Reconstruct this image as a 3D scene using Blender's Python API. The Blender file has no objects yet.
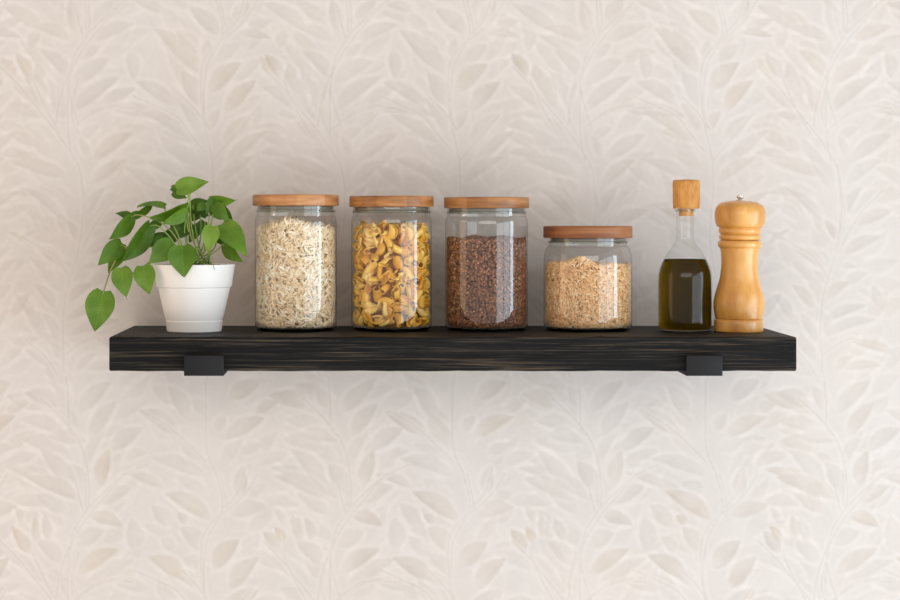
import bpy, bmesh, math, random
import numpy as np
from mathutils import Vector, Matrix
random.seed(7); rng = np.random.default_rng(7)
SC = bpy.context.scene
COL = SC.collection
PI = math.pi

# ------------------------------------------------------------------ camera geometry (metres)
F = 1984.0            # focal length in pixels of a 900 px wide frame
CZ = 1.50             # eye height
WALL = 2.55           # distance camera -> wall (wall is the plane y = 0)
HX, HY = 370.0, 215.0 # where the optical axis meets the picture
def P(px, py, d):
    """a point of the room at distance d from the camera"""
    return Vector(((px-HX)*d/F, d-WALL, CZ-(py-HY)*d/F))
SHELF_TOP = CZ-0.1420

# ------------------------------------------------------------------ small helpers
def props(o, label=None, cat=None, group=None, kind=None):
    if label: o['label'] = label
    if cat: o['category'] = cat
    if group: o['group'] = group
    if kind: o['kind'] = kind
    return o
def empty(name, loc, label, cat, group=None):
    o = bpy.data.objects.new(name, None); COL.objects.link(o)
    o.empty_display_size = .02; o.location = loc
    return props(o, label, cat, group)
def link(name, me, mat=None, parent=None, loc=None, smooth=True):
    o = bpy.data.objects.new(name, me); COL.objects.link(o)
    if mat: me.materials.append(mat)
    if parent: o.parent = parent
    if loc is not None: o.location = loc
    if smooth: me.polygons.foreach_set('use_smooth', [True]*len(me.polygons))
    return o
def mesh_from(name, V, Fc):
    me = bpy.data.meshes.new(name); me.from_pydata([tuple(v) for v in V], [], [tuple(f) for f in Fc]); me.update(); return me
def lathe(name, prof, seg=64, closed=False, smooth_angle=40):
    """prof: list of (r, z); r = 0 closes the pole"""
    V = []; Fc = []; rings = []
    for r, z in prof:
        if r < 1e-7: rings.append([len(V)]); V.append((0, 0, z))
        else:
            rings.append(list(range(len(V), len(V)+seg)))
            for k in range(seg):
                a = 2*PI*k/seg; V.append((r*math.cos(a), r*math.sin(a), z))
    pairs = list(zip(rings, rings[1:])) + ([(rings[-1], rings[0])] if closed else [])
    for a, b in pairs:
        for k in range(seg):
            k2 = (k+1) % seg
            if len(a) == 1 and len(b) == 1: continue
            if len(a) == 1: Fc.append((a[0], b[k2], b[k]))
            elif len(b) == 1: Fc.append((a[k], a[k2], b[0]))
            else: Fc.append((a[k], a[k2], b[k2], b[k]))
    me = mesh_from(name, V, Fc)
    bm = bmesh.new(); bm.from_mesh(me); bmesh.ops.recalc_face_normals(bm, faces=bm.faces)
    for e in bm.edges:
        if len(e.link_faces) == 2 and e.calc_face_angle(0) > math.radians(smooth_angle): e.smooth = False
    bm.to_mesh(me); bm.free(); return me
def smooth_prof(pts, n=6):
    """Catmull-Rom through (r, z) points"""
    out = []
    for i in range(len(pts)-1):
        p0 = pts[max(i-1, 0)]; p1 = pts[i]; p2 = pts[i+1]; p3 = pts[min(i+2, len(pts)-1)]
        for k in range(n):
            t = k/n
            out.append(tuple(0.5*((2*p1[j])+(-p0[j]+p2[j])*t+(2*p0[j]-5*p1[j]+4*p2[j]-p3[j])*t*t+(-p0[j]+3*p1[j]-3*p2[j]+p3[j])*t**3) for j in (0, 1)))
    out.append(pts[-1]); return [(max(r, 0), z) for r, z in out]
def box_me(name, a, b, bev=0.0, seg=2):
    bm = bmesh.new(); bmesh.ops.create_cube(bm, size=1)
    a = Vector(a); b = Vector(b)
    for v in bm.verts: v.co = Vector([(a[i]+b[i])/2+v.co[i]*(b[i]-a[i]) for i in range(3)])
    if bev: bmesh.ops.bevel(bm, geom=list(bm.edges), offset=bev, segments=seg, affect='EDGES', profile=.5)
    me = bpy.data.meshes.new(name); bm.to_mesh(me); bm.free(); return me
def tube_into(V, Fc, pts, r0, r1, seg=7):
    pts = [Vector(p) for p in pts]; base = len(V); n = len(pts)
    for i, p in enumerate(pts):
        d = (pts[min(i+1, n-1)]-pts[max(i-1, 0)]).normalized()
        u = d.cross(Vector((0.13, 1, 0.05))).normalized(); w = d.cross(u)
        r = r0+(r1-r0)*i/(n-1)
        for k in range(seg):
            a = 2*PI*k/seg; V.append(p+u*r*math.cos(a)+w*r*math.sin(a))
    for i in range(n-1):
        for k in range(seg):
            a = base+i*seg+k; b = base+i*seg+(k+1) % seg
            Fc.append((a, b, b+seg, a+seg))
    Fc.append(tuple(base+k for k in range(seg))[::-1]); Fc.append(tuple(base+(n-1)*seg+k for k in range(seg)))
def curve_pts(pts, n=8):
    pts = [Vector(p) for p in pts]; out = []
    for i in range(len(pts)-1):
        p0 = pts[max(i-1, 0)]; p1 = pts[i]; p2 = pts[i+1]; p3 = pts[min(i+2, len(pts)-1)]
        for k in range(n):
            t = k/n; out.append(0.5*((2*p1)+(-p0+p2)*t+(2*p0-5*p1+4*p2-p3)*t*t+(-p0+3*p1-3*p2+p3)*t**3))
    out.append(pts[-1]); return out

# ------------------------------------------------------------------ materials
def lin(c): return tuple((x/255/12.92 if x/255 <= .04045 else ((x/255+.055)/1.055)**2.4) for x in c)+(1,)
def new_mat(name):
    m = bpy.data.materials.new(name); m.use_nodes = True; nt = m.node_tree
    b = nt.nodes['Principled BSDF']; return m, nt, b
def N(nt, t, **kw):
    n = nt.nodes.new(t)
    for k, v in kw.items():
        if k in ('operation', 'blend_type', 'data_type', 'attribute_name', 'bands_direction', 'wave_type', 'noise_dimensions', 'feature'): setattr(n, k, v)
        else: n.inputs[k].default_value = v
    return n
def ramp(nt, stops):
    r = nt.nodes.new('ShaderNodeValToRGB'); e = r.color_ramp.elements
    while len(e) < len(stops): e.new(.5)
    for el, (p, c) in zip(e, stops): el.position = p; el.color = c
    return r
def plain(name, c, rough=.5, metal=0, **kw):
    m, nt, b = new_mat(name); b.inputs['Base Color'].default_value = lin(c)
    b.inputs['Roughness'].default_value = rough; b.inputs['Metallic'].default_value = metal
    for k, v in kw.items(): b.inputs[k.replace('_', ' ')].default_value = v
    # a faint unevenness so that nothing reads as perfectly flat
    n = N(nt, 'ShaderNodeTexNoise', Scale=90.0); bp = N(nt, 'ShaderNodeBump', Strength=.04, Distance=.002)
    tc = nt.nodes.new('ShaderNodeTexCoord'); nt.links.new(tc.outputs['Object'], n.inputs['Vector'])
    nt.links.new(n.outputs['Fac'], bp.inputs['Height']); nt.links.new(bp.outputs[0], b.inputs['Normal']); return m
def wood(name, c1, c2, c3, scale=(1, 1, 12), rough=.45, blocks=0, seed=0, spec=.4, coat=0):
    """fine streaked timber; blocks > 0 adds glued staves of different tone around the vertical axis"""
    m, nt, b = new_mat(name); L = nt.links
    tc = nt.nodes.new('ShaderNodeTexCoord'); mp = N(nt, 'ShaderNodeMapping', Scale=scale, Location=(seed, seed*.7, seed*.3))
    L.new(tc.outputs['Object'], mp.inputs[0])
    n1 = N(nt, 'ShaderNodeTexNoise', Scale=18.0, Detail=6.0, Roughness=.6, Distortion=.3); L.new(mp.outputs[0], n1.inputs['Vector'])
    n2 = N(nt, 'ShaderNodeTexNoise', Scale=70.0, Detail=4.0, Roughness=.7); L.new(mp.outputs[0], n2.inputs['Vector'])
    mx = N(nt, 'ShaderNodeMath', operation='MULTIPLY_ADD'); L.new(n2.outputs['Fac'], mx.inputs[0]); mx.inputs[1].default_value = .45; L.new(n1.outputs['Fac'], mx.inputs[2])
    last = mx.outputs[0]
    if blocks:
        # angle around the axis, cut into staves
        sp = nt.nodes.new('ShaderNodeSeparateXYZ'); L.new(tc.outputs['Object'], sp.inputs[0])
        md = N(nt, 'ShaderNodeMath', operation='MULTIPLY'); L.new(sp.outputs['X'], md.inputs[0]); md.inputs[1].default_value = blocks
        ad = N(nt, 'ShaderNodeMath', operation='ADD'); L.new(md.outputs[0], ad.inputs[0]); ad.inputs[1].default_value = seed*1.37
        fl = N(nt, 'ShaderNodeMath', operation='FLOOR'); L.new(ad.outputs[0], fl.inputs[0])
        wn = N(nt, 'ShaderNodeTexWhiteNoise', noise_dimensions='1D'); L.new(fl.outputs[0], wn.inputs['W'])
        m2 = N(nt, 'ShaderNodeMath', operation='MULTIPLY_ADD'); L.new(wn.outputs['Value'], m2.inputs[0]); m2.inputs[1].default_value = .12; L.new(last, m2.inputs[2])
        m3 = N(nt, 'ShaderNodeMath', operation='SUBTRACT'); L.new(m2.outputs[0], m3.inputs[0]); m3.inputs[1].default_value = .06; last = m3.outputs[0]
    r = ramp(nt, [(.45, lin(c1)), (.72, lin(c2)), (1, lin(c3))]); L.new(last, r.inputs[0])
    L.new(r.outputs[0], b.inputs['Base Color']); b.inputs['Roughness'].default_value = rough
    b.inputs['Specular IOR Level'].default_value = spec; b.inputs['Coat Weight'].default_value = coat; b.inputs['Coat Roughness'].default_value = .25
    bp = N(nt, 'ShaderNodeBump', Strength=.12, Distance=.001); L.new(last, bp.inputs['Height']); L.new(bp.outputs[0], b.inputs['Normal'])
    return m
def thin_glass(name, tint=(.988, .992, .988), edge=(.34, .38, .35), boost=1.8, rough=0.0):
    m = bpy.data.materials.new(name); m.use_nodes = True; nt = m.node_tree; L = nt.links
    for n in list(nt.nodes): nt.nodes.remove(n)
    out = nt.nodes.new('ShaderNodeOutputMaterial')
    lw = N(nt, 'ShaderNodeLayerWeight', Blend=.5)
    r = ramp(nt, [(0, tint+(1,)), (.80, tuple(.96*t for t in tint)+(1,)), (.97, edge+(1,))]); L.new(lw.outputs['Facing'], r.inputs[0])
    tr = nt.nodes.new('ShaderNodeBsdfTransparent'); L.new(r.outputs[0], tr.inputs[0])
    gl = nt.nodes.new('ShaderNodeBsdfGlossy'); gl.inputs['Roughness'].default_value = rough
    fr = N(nt, 'ShaderNodeFresnel', IOR=1.5)
    # IOR at the far side of a wall flips; use the facing curve, which is the same from both sides
    pw = N(nt, 'ShaderNodeMath', operation='POWER'); L.new(lw.outputs['Facing'], pw.inputs[0]); pw.inputs[1].default_value = 4.2
    ml = N(nt, 'ShaderNodeMath', operation='MULTIPLY_ADD'); L.new(pw.outputs[0], ml.inputs[0]); ml.inputs[1].default_value = .8; ml.inputs[2].default_value = .042*boost
    mx = nt.nodes.new('ShaderNodeMixShader'); L.new(ml.outputs[0], mx.inputs[0]); L.new(tr.outputs[0], mx.inputs[1]); L.new(gl.outputs[0], mx.inputs[2])
    L.new(mx.outputs[0], out.inputs[0]); nt.nodes.remove(fr); return m
def grain_mat(name, stops, rough=.6, island=True, sss=0):
    """one tone per grain"""
    m, nt, b = new_mat(name); L = nt.links
    g = nt.nodes.new('ShaderNodeNewGeometry') if island else nt.nodes.new('ShaderNodeObjectInfo')
    r = ramp(nt, [(p, lin(c)) for p, c in stops]); L.new(g.outputs['Random Per Island' if island else 'Random'], r.inputs[0])
    L.new(r.outputs[0], b.inputs['Base Color']); b.inputs['Roughness'].default_value = rough
    if sss: b.inputs['Subsurface Weight'].default_value = sss; b.inputs['Subsurface Radius'].default_value = (.004, .003, .001); b.inputs['Subsurface Scale'].default_value = .5
    return m

# ------------------------------------------------------------------ the wallpaper, drawn as a pattern of leafy stems
X0, X1, Y0, Y1 = -420, 1320, -300, 900
RES = 1.0
gw, gh = int((X1-X0)/RES), int((Y1-Y0)/RES)
TONE = np.zeros((gh, gw), np.float32)     # light/dark
WARM = np.zeros((gh, gw), np.float32)     # beige tint
def smooth_noise(cell, seed):
    r = np.random.default_rng(seed)
    nh, nw = int(gh/cell)+3, int(gw/cell)+3
    g = r.random((nh, nw)).astype(np.float32)
    y = np.arange(gh)/cell; x = np.arange(gw)/cell
    yi = y.astype(int); xi = x.astype(int); fy = (y-yi)[:, None]; fx = (x-xi)[None, :]
    fy = fy*fy*(3-2*fy); fx = fx*fx*(3-2*fx)
    a = g[yi][:, xi]; b_ = g[yi][:, xi+1]; c = g[yi+1][:, xi]; d = g[yi+1][:, xi+1]
    return (a*(1-fx)+b_*fx)*(1-fy)+(c*(1-fx)+d*fx)*fy
WASH = smooth_noise(17, 1)*.6+smooth_noise(7, 2)*.4
WASH2 = smooth_noise(40, 3)*.5+smooth_noise(13, 4)*.5
def sstep(x): x = np.clip(x, 0, 1); return x*x*(3-2*x)
def draw_leaf(bx, by, tx, ty, w, dark=1.0, warm=0.3, bend=0.08, alpha=.85, halo=1.0, soft=1.6):
    L = math.hypot(tx-bx, ty-by)
    if L < 4: return
    m = w+6
    x0 = int((min(bx, tx)-m-X0)/RES); x1 = int((max(bx, tx)+m-X0)/RES)+1
    y0 = int((min(by, ty)-m-Y0)/RES); y1 = int((max(by, ty)+m-Y0)/RES)+1
    x0 = max(x0, 0); y0 = max(y0, 0); x1 = min(x1, gw); y1 = min(y1, gh)
    if x1 <= x0 or y1 <= y0: return
    X, Y = np.meshgrid(X0+np.arange(x0, x1)*RES, Y0+np.arange(y0, y1)*RES)
    ux, uy = (tx-bx)/L, (ty-by)/L
    t = ((X-bx)*ux+(Y-by)*uy)/L; s = -(X-bx)*uy+(Y-by)*ux
    tc = np.clip(t, 0, 1)
    s = s-bend*L*4*tc*(1-tc)*1.0
    hw = (w/2)*np.power(np.sin(PI*np.power(tc, .86)), .85)
    over = np.maximum(np.maximum(-t, t-1)*L, 0)
    d = hw-np.abs(s)-over*1.5
    side = np.clip(s/(hw+.5)*(1 if bend < 0 else -1)*.5+.5, 0, 1)      # 0 = far edge, 1 = inked edge
    mask = sstep(d/soft+.45)*alpha*(.45+.55*sstep(tc*3.2))*(.78+.22*side)
    hz = sstep(1-np.abs(d+2.6)/3.4)*halo*sstep(t*3+.4)*sstep((1.15-t)*4)
    wash = WASH[y0:y1, x0:x1]
    # painted leaf: deeper at tip and along one edge, paler at the base
    shade = -dark*(.22+.42*tc+.42*side**2+.7*(wash-.5))
    shade -= dark*.16*sstep(1-np.abs(d-.8)/1.2)*side        # fine inked edge
    shade += dark*.28*sstep(1-np.abs(s)/.9)*(tc < .8)       # pale midrib
    T = TONE[y0:y1, x0:x1]; W = WARM[y0:y1, x0:x1]
    T += hz*.35*(1-mask)*(1-.5*np.clip(T+.2, 0, 1))
    T[:] = T*(1-mask)+shade*mask
    W[:] = W*(1-mask)+warm*(.5+wash)*mask
def draw_stem(pts, pale=5.0, line=1.15, dark=.8):
    P2 = [(p[0], p[1]) for p in curve_pts([(a, b, 0) for a, b in pts], 6)]
    for (ax, ay), (bx, by) in zip(P2, P2[1:]):
        m = pale+2
        x0 = max(int((min(ax, bx)-m-X0)/RES), 0); x1 = min(int((max(ax, bx)+m-X0)/RES)+1, gw)
        y0 = max(int((min(ay, by)-m-Y0)/RES), 0); y1 = min(int((max(ay, by)+m-Y0)/RES)+1, gh)
        if x1 <= x0 or y1 <= y0: continue
        X, Y = np.meshgrid(X0+np.arange(x0, x1)*RES, Y0+np.arange(y0, y1)*RES)
        dx, dy = bx-ax, by-ay; LL = dx*dx+dy*dy+1e-6
        t = np.clip(((X-ax)*dx+(Y-ay)*dy)/LL, 0, 1)
        d = np.hypot(X-ax-t*dx, Y-ay-t*dy)
        T = TONE[y0:y1, x0:x1]
        a = sstep(1-d/pale)*.5
        T[:] = T*(1-a)+.42*a
        b_ = sstep(1.25-d/line)*dark
        STEMD[y0:y1, x0:x1] = np.maximum(STEMD[y0:y1, x0:x1], b_*(.45+.8*WASH[y0:y1, x0:x1]))
STEMD = np.zeros((gh, gw), np.float32)
# leaves as (base x, base y, tip x, tip y, width, strength), in tile coordinates relative to the stem of each motif
def conv(items, ox, oy, k, ref): return [((a/k+ox)-ref, b/k+oy, (c/k+ox)-ref, d/k+oy, w/k, s) for a, b, c, d, w, s in items]
A_top = conv([(215,335,360,230,46,.9),(300,322,410,262,38,.7),(330,325,520,352,44,.9),(285,120,405,75,40,.8),(220,250,330,180,52,.6),
 (285,480,405,400,46,.9),(270,555,375,480,38,.8),(215,240,125,150,42,.7),(190,360,140,240,46,.5),(130,330,60,200,50,.6),(45,240,0,170,38,1.1),
 (212,120,100,80,36,.6),(130,92,0,12,44,.8),(225,95,205,0,44,.6),(290,70,340,0,50,.7),(200,530,30,482,44,.7),(90,470,-10,462,30,.8),
 (262,470,240,410,24,.5),(180,585,30,580,30,.6),(80,400,-20,380,34,.5),(390,150,397,238,40,.8),(250,180,300,130,30,.5),(240,420,300,380,30,.45),(150,230,60,120,40,.4),
 (20,110,-60,40,44,.5),(160,300,110,210,34,.5)], 0, 0, 3, 83)
B_top = conv([(595,215,460,85,60,1.0),(600,320,540,215,56,.7),(530,315,410,245,44,.9),(630,275,720,190,58,1.1),(675,335,765,240,50,1.15),
 (620,395,665,330,34,.7),(670,430,757,343,44,.9),(656,103,565,25,50,1.0),(715,78,745,0,48,.8),(735,97,820,58,30,.7),(720,100,818,112,24,.9),
 (620,180,622,118,34,.8),(655,190,722,130,42,.6),(590,422,480,395,36,.6),(572,420,430,340,38,.6),(680,500,805,393,36,.7),(655,545,765,470,36,.7),
 (560,530,440,480,38,.6),(600,395,540,310,40,.5),(500,36,408,10,30,1.0),(843,232,795,160,36,1.2),(895,335,790,258,42,.6),(870,250,862,190,38,.7),
 (900,352,830,338,30,.5),(600,160,520,90,40,.5),(700,250,790,180,40,.4),(740,560,700,480,40,.45),(470,560,380,500,34,.5),(860,440,770,400,34,.5),
 (860,90,840,150,36,.5)], 0, 0, 3, 213)
A_bot = conv([(215,88,305,5,46,1.0),(245,155,320,60,44,.8),(112,77,15,42,44,1.0),(300,190,387,133,46,1.0),(277,292,302,190,42,1.1),(268,335,360,290,44,1.0),
 (245,370,332,397,38,1.1),(222,328,15,238,44,.9),(180,362,98,310,42,.7),(170,190,60,165,46,.5),(230,305,183,225,50,.8),(215,528,322,458,46,1.1),
 (235,565,368,488,42,.7),(60,446,35,400,26,1.5),(60,392,37,345,18,.9),(98,440,95,372,26,.8),(136,440,114,375,26,.9),(365,466,360,372,50,.5),
 (165,500,98,440,44,.6),(205,450,282,412,48,.6),(400,572,305,552,36,.6),(185,80,150,20,40,.5),(160,270,40,215,40,.5),(120,330,30,330,36,.4),
 (340,215,400,195,26,.5),(170,130,60,110,40,.5),(230,240,290,130,30,.4),(130,560,20,480,40,.5)], 0, 380, 2.727, 83)
B_bot = conv([(472,150,358,85,44,1.0),(600,155,708,100,44,1.1),(610,52,692,5,50,1.0),(683,92,745,58,30,.9),(572,142,602,95,30,.6),(495,100,440,15,44,.7),
 (640,322,645,235,38,1.0),(560,382,433,305,48,1.1),(610,368,716,345,44,.7),(492,392,465,364,24,1.2),(450,400,398,340,44,.7),(492,542,383,480,48,1.1),
 (565,512,636,440,54,1.2),(610,572,686,485,50,1.2),(742,472,703,408,38,1.3),(650,600,684,572,28,1.2),(885,322,733,265,44,.9),(540,470,478,400,50,.7),
 (872,300,775,190,46,.6),(800,150,900,168,38,.7),(792,430,783,370,28,.7),(830,72,735,35,46,.8),(430,293,330,255,26,1.0),(545,262,400,213,40,.6),
 (640,200,700,180,30,.4),(460,470,420,430,30,.5),(680,230,770,200,34,.5),(520,560,450,520,34,.5),(700,330,800,340,34,.5),(660,470,760,520,36,.4)], 0, 380, 2.727, 207)
A_mid = conv([(432,243,215,60,58,1.0),(517,362,448,240,50,1.0),(558,442,785,340,72,1.0),(618,272,865,185,76,1.0),(550,232,682,38,64,.8),(442,525,258,400,62,.9),
 (222,382,95,305,30,1.1),(330,560,245,478,46,.8),(545,522,650,520,28,.7),(440,320,380,200,56,.5),(640,180,760,60,60,.5),(300,240,150,150,60,.4),
 (450,842,712,748,60,1.0),(462,935,765,840,62,.9),(855,1035,615,962,60,1.0),(382,772,262,630,66,.8),(255,832,138,680,62,.8),(452,725,605,618,66,.8),
 (772,755,748,625,64,.9),(402,980,300,800,60,.5),(510,1145,630,1050,50,.6),(745,715,645,660,34,.7),(560,640,700,560,60,.5),(380,600,300,560,50,.4),
 (560,1130,780,1120,60,.6),(330,1120,180,1010,60,.6),(250,1000,100,950,60,.5)], 750, 180, 6, 841)
B_mid = [(-a, b, -c, d, w, s*.9) for a, b, c, d, w, s in A_mid]
def sconv(paths, ox, oy, k, ref): return [[((x/k+ox)-ref, y/k+oy) for x, y in p] for p in paths]
SA = sconv([[(255,600),(237,500),(207,450),(165,390),(100,310),(60,260),(0,200)],[(218,480),(205,400),(205,260),(225,190),(270,120),(330,50),(372,0)],
  [(215,385),(260,352),(330,322),(400,325)],[(257,95),(255,0)],[(250,115),(228,30)]], 0, 0, 3, 83)
SA += sconv([[(255,600/1),(260,640)],], 0, 0, 3, 83)
SA += sconv([[(535,0),(547,200),(522,400),(478,560),(440,700),(425,850),(428,1000),(430,1150)],[(470,590),(380,460),(280,400),(180,340)],[(530,440),(600,300),(680,180),(800,60)],
  [(430,1060),(500,1000),(600,950),(660,965)],[(400,1180),(320,1060),(200,960)]], 750, 180, 6, 841)
SA += sconv([[(180,-10),(186,60),(190,140),(210,155),(236,230),(241,340),(202,410),(188,500),(215,600)],[(110,50),(165,100),(208,152)],[(243,345),(290,300),(340,258),(400,232)],[(195,440),(165,520),(152,600)],[(205,600),(260,556),(330,540)]], 0, 380, 2.727, 83)
SB = sconv([[(640,590),(636,480),(615,380),(605,300),(606,200),(640,140),(700,95),(742,50),(772,0)],[(615,455),(570,400),(530,350),(450,310),(400,288)],[(682,100),(672,50),(660,0)],[(640,480),(700,410),(760,340)],[(850,240),(885,320),(930,400)]], 0, 0, 3, 213)
SB += [[(0,195),(-3,240),(4,290),(-2,340),(-6,380)],[(0,260),(-30,235),(-55,215)],[(2,300),(26,270),(48,240)],[(-2,350),(-28,322),(-50,310)]]
SB += sconv([[(545,0),(546,180),(575,262),(590,350),(547,440),(540,560),(555,610)],[(545,222),(482,160),(430,118),(370,84)],[(590,352),(630,310),(652,240)],[(480,520),(520,560),(548,600)],[(880,470),(860,560),(880,620)]], 0, 380, 2.727, 207)
REFA = (-417, -167, 83, 345, 595, 841, 1090, 1335); REFB = (-290, -37, 213, 460, 713, 963, 1213)
prs = random.Random(3)
# a first, very faint layer of leaves that fans out from every stem
for yy in range(-480, 1080, 13):
    for ref in REFA+REFB:
        for side in (-1, 1):
            off = prs.uniform(8, 66); a = prs.uniform(.15, 1.1)
            bx = ref+side*off*.6; by = yy+prs.uniform(-9, 9); l = prs.uniform(22, 46)
            draw_leaf(bx, by, bx+side*l*math.cos(a), by-l*math.sin(a), prs.uniform(10, 16), prs.uniform(.35, .75), prs.uniform(0, .3), prs.uniform(-.12, .12), .6, .6)
def lay(items, ref, dy=0, seed=0, lo=-1e9, hi=1e9):
    r = random.Random(int(ref*7+seed))
    order = sorted(items, key=lambda q: q[5])
    for a, b, c, d, w, s in order:
        if not (lo <= (b+d)/2 < hi): continue
        j = lambda q: r.uniform(-q, q)
        draw_leaf(a+ref+j(1), b+dy+j(1), c+ref+j(1.5), d+dy+j(1.5), w*.92, s*(.95+j(.15)), max(0, r.uniform(-.1, .55)*s)+(1.3 if s > 1.4 else .3 if s > 1.08 else 0), (-.07 if c > a else .07)+j(.03))
for dy in (-474, 0, 474):
    for ref in REFA:
        if dy == 0: lay(A_top, ref); lay(A_mid, ref); lay(A_bot, ref)
        elif dy < 0: lay(A_mid, ref, dy); lay(A_bot, ref, dy, 0, 380, 468)
        else: lay(A_top, ref, dy, 0, 128, 900); lay(A_mid, ref, dy)
    for ref in REFB:
        if dy == 0: lay(B_top, ref); lay(B_mid, ref); lay(B_bot, ref)
        elif dy < 0: lay(B_mid, ref, dy); lay(B_bot, ref, dy, 0, 380, 468)
        else: lay(B_top, ref, dy, 0, 128, 900); lay(B_mid, ref, dy)
for dy in (-474, 0, 474):
    for ref in REFA:
        for p in SA: draw_stem([(x+ref, y+dy) for x, y in p])
    for ref in REFB:
        for p in SB: draw_stem([(x+ref, y+dy) for x, y in p])
TONE += .45*(WASH2-.5)+.20*(smooth_noise(3, 9)-.5)
TONE -= STEMD*1.05
WARM += .5*(smooth_noise(55, 5)-.4)

def axis(a, b, lo, hi, fine, coarse):
    left = np.arange(a, lo, coarse); mid = np.arange(lo, hi, fine); right = np.arange(hi, b+coarse*.5, coarse)
    return np.concatenate([left, mid, right])
xs = axis(X0, X1-2, -24, 924, 1.5, 4.0); ys = axis(Y0, Y1-2, -24, 624, 1.5, 4.0)
xs[-1] = X1-2; ys[-1] = Y1-2
PXX, PYY = np.meshgrid(xs, ys)
def sample(M):
    x = (PXX-X0)/RES; y = (PYY-Y0)/RES
    xi = np.clip(x.astype(int), 0, gw-2); yi = np.clip(y.astype(int), 0, gh-2); fx = x-xi; fy = y-yi
    return (M[yi, xi]*(1-fx)+M[yi, xi+1]*fx)*(1-fy)+(M[yi+1, xi]*(1-fx)+M[yi+1, xi+1]*fx)*fy
T = sample(TONE).ravel(); Wm = sample(WARM).ravel()
nx, ny = len(xs), len(ys)
co = np.zeros((nx*ny, 3), np.float32)
co[:, 0] = ((PXX-HX)*WALL/F).ravel(); co[:, 2] = (CZ-(PYY-HY)*WALL/F).ravel()
idx = np.arange(nx*ny).reshape(ny, nx)
q = np.stack([idx[:-1, :-1], idx[1:, :-1], idx[1:, 1:], idx[:-1, 1:]], -1).reshape(-1, 4)
me = bpy.data.meshes.new('wall_back')
me.vertices.add(nx*ny); me.vertices.foreach_set('co', co.ravel())
me.loops.add(q.size); me.loops.foreach_set('vertex_index', q.ravel().astype(np.int32))
me.polygons.add(len(q)); me.polygons.foreach_set('loop_start', np.arange(0, q.size, 4, dtype=np.int32))
me.update(calc_edges=True)
base = np.array([209, 202, 197], np.float32)       # paper ground, display values
TG = 14.0
rgb = base[None, :]+np.clip(T, -1.6, .9)[:, None]*TG*np.array([1, 1.02, 1.04])[None, :]
rgb += np.clip(Wm, 0, 1.4)[:, None]*np.array([1.0, -2.0, -7.0])[None, :]
rgb = np.clip(rgb/255, 0, 1)
lin_rgb = np.where(rgb <= .04045, rgb/12.92, ((rgb+.055)/1.055)**2.4)
at = me.color_attributes.new('paper', 'FLOAT_COLOR', 'POINT')
at.data.foreach_set('color', np.concatenate([lin_rgb, np.ones((len(rgb), 1))], 1).astype(np.float32).ravel())
m, nt, b = new_mat('wallpaper'); L = nt.links
an = N(nt, 'ShaderNodeAttribute', attribute_name='paper'); L.new(an.outputs['Color'], b.inputs['Base Color'])
b.inputs['Roughness'].default_value = .85; b.inputs['Specular IOR Level'].default_value = .2
tc = nt.nodes.new('ShaderNodeTexCoord'); n1 = N(nt, 'ShaderNodeTexNoise', Scale=160.0, Detail=4.0); L.new(tc.outputs['Object'], n1.inputs['Vector'])
bp = N(nt, 'ShaderNodeBump', Strength=.10, Distance=.002); L.new(n1.outputs['Fac'], bp.inputs['Height']); L.new(bp.outputs[0], b.inputs['Normal'])
wall = link('wall_back', me, m, smooth=False); props(wall, 'cream wallpaper printed with pale leafy stems', 'wall', kind='structure')

# ------------------------------------------------------------------ shelf board
def black_wood(name):
    m, nt, b = new_mat(name); L = nt.links
    tc = nt.nodes.new('ShaderNodeTexCoord'); mp = N(nt, 'ShaderNodeMapping', Scale=(2.6, 60, 150)); L.new(tc.outputs['Object'], mp.inputs[0])
    n1 = N(nt, 'ShaderNodeTexNoise', Scale=2.4, Detail=8.0, Roughness=.68, Distortion=.5); L.new(mp.outputs[0], n1.inputs['Vector'])
    mp2 = N(nt, 'ShaderNodeMapping', Scale=(6, 80, 300)); L.new(tc.outputs['Object'], mp2.inputs[0])
    n2 = N(nt, 'ShaderNodeTexNoise', Scale=2.0, Detail=5.0, Roughness=.6); L.new(mp2.outputs[0], n2.inputs['Vector'])
    r1 = ramp(nt, [(.0, lin((3, 3, 3))), (.44, lin((6, 6, 6))), (.53, lin((14, 13, 12))), (.59, lin((42, 37, 33))), (.67, lin((78, 66, 52))), (.85, lin((112, 94, 72)))])
    mul = N(nt, 'ShaderNodeMath', operation='MULTIPLY_ADD'); L.new(n2.outputs['Fac'], mul.inputs[0]); mul.inputs[1].default_value = .36; L.new(n1.outputs['Fac'], mul.inputs[2])
    sb = N(nt, 'ShaderNodeMath', operation='SUBTRACT'); L.new(mul.outputs[0], sb.inputs[0]); sb.inputs[1].default_value = .155
    L.new(sb.outputs[0], r1.inputs[0]); L.new(r1.outputs[0], b.inputs['Base Color'])
    b.inputs['Roughness'].default_value = .55; b.inputs['Specular IOR Level'].default_value = .17
    bp = N(nt, 'ShaderNodeBump', Strength=.8, Distance=.002); L.new(mul.outputs[0], bp.inputs['Height']); L.new(bp.outputs[0], b.inputs['Normal'])
    return m
XL, XR = (109-HX)*2.31/F, (796.8-HX)*2.31/F
YF, YB = 2.31-WALL, -0.006
TH = 34.2*2.31/F
bm = bmesh.new(); bmesh.ops.create_cube(bm, size=1)
for v in bm.verts: v.co = Vector((v.co.x*(XR-XL), v.co.y*(YB-YF), v.co.z*TH))
bmesh.ops.bevel(bm, geom=list(bm.edges), offset=.0022, segments=3, affect='EDGES', profile=.5)
bmesh.ops.subdivide_edges(bm, edges=[e for e in bm.edges if abs(e.verts[0].co.x-e.verts[1].co.x) > .3], cuts=90, use_grid_fill=True)
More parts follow.
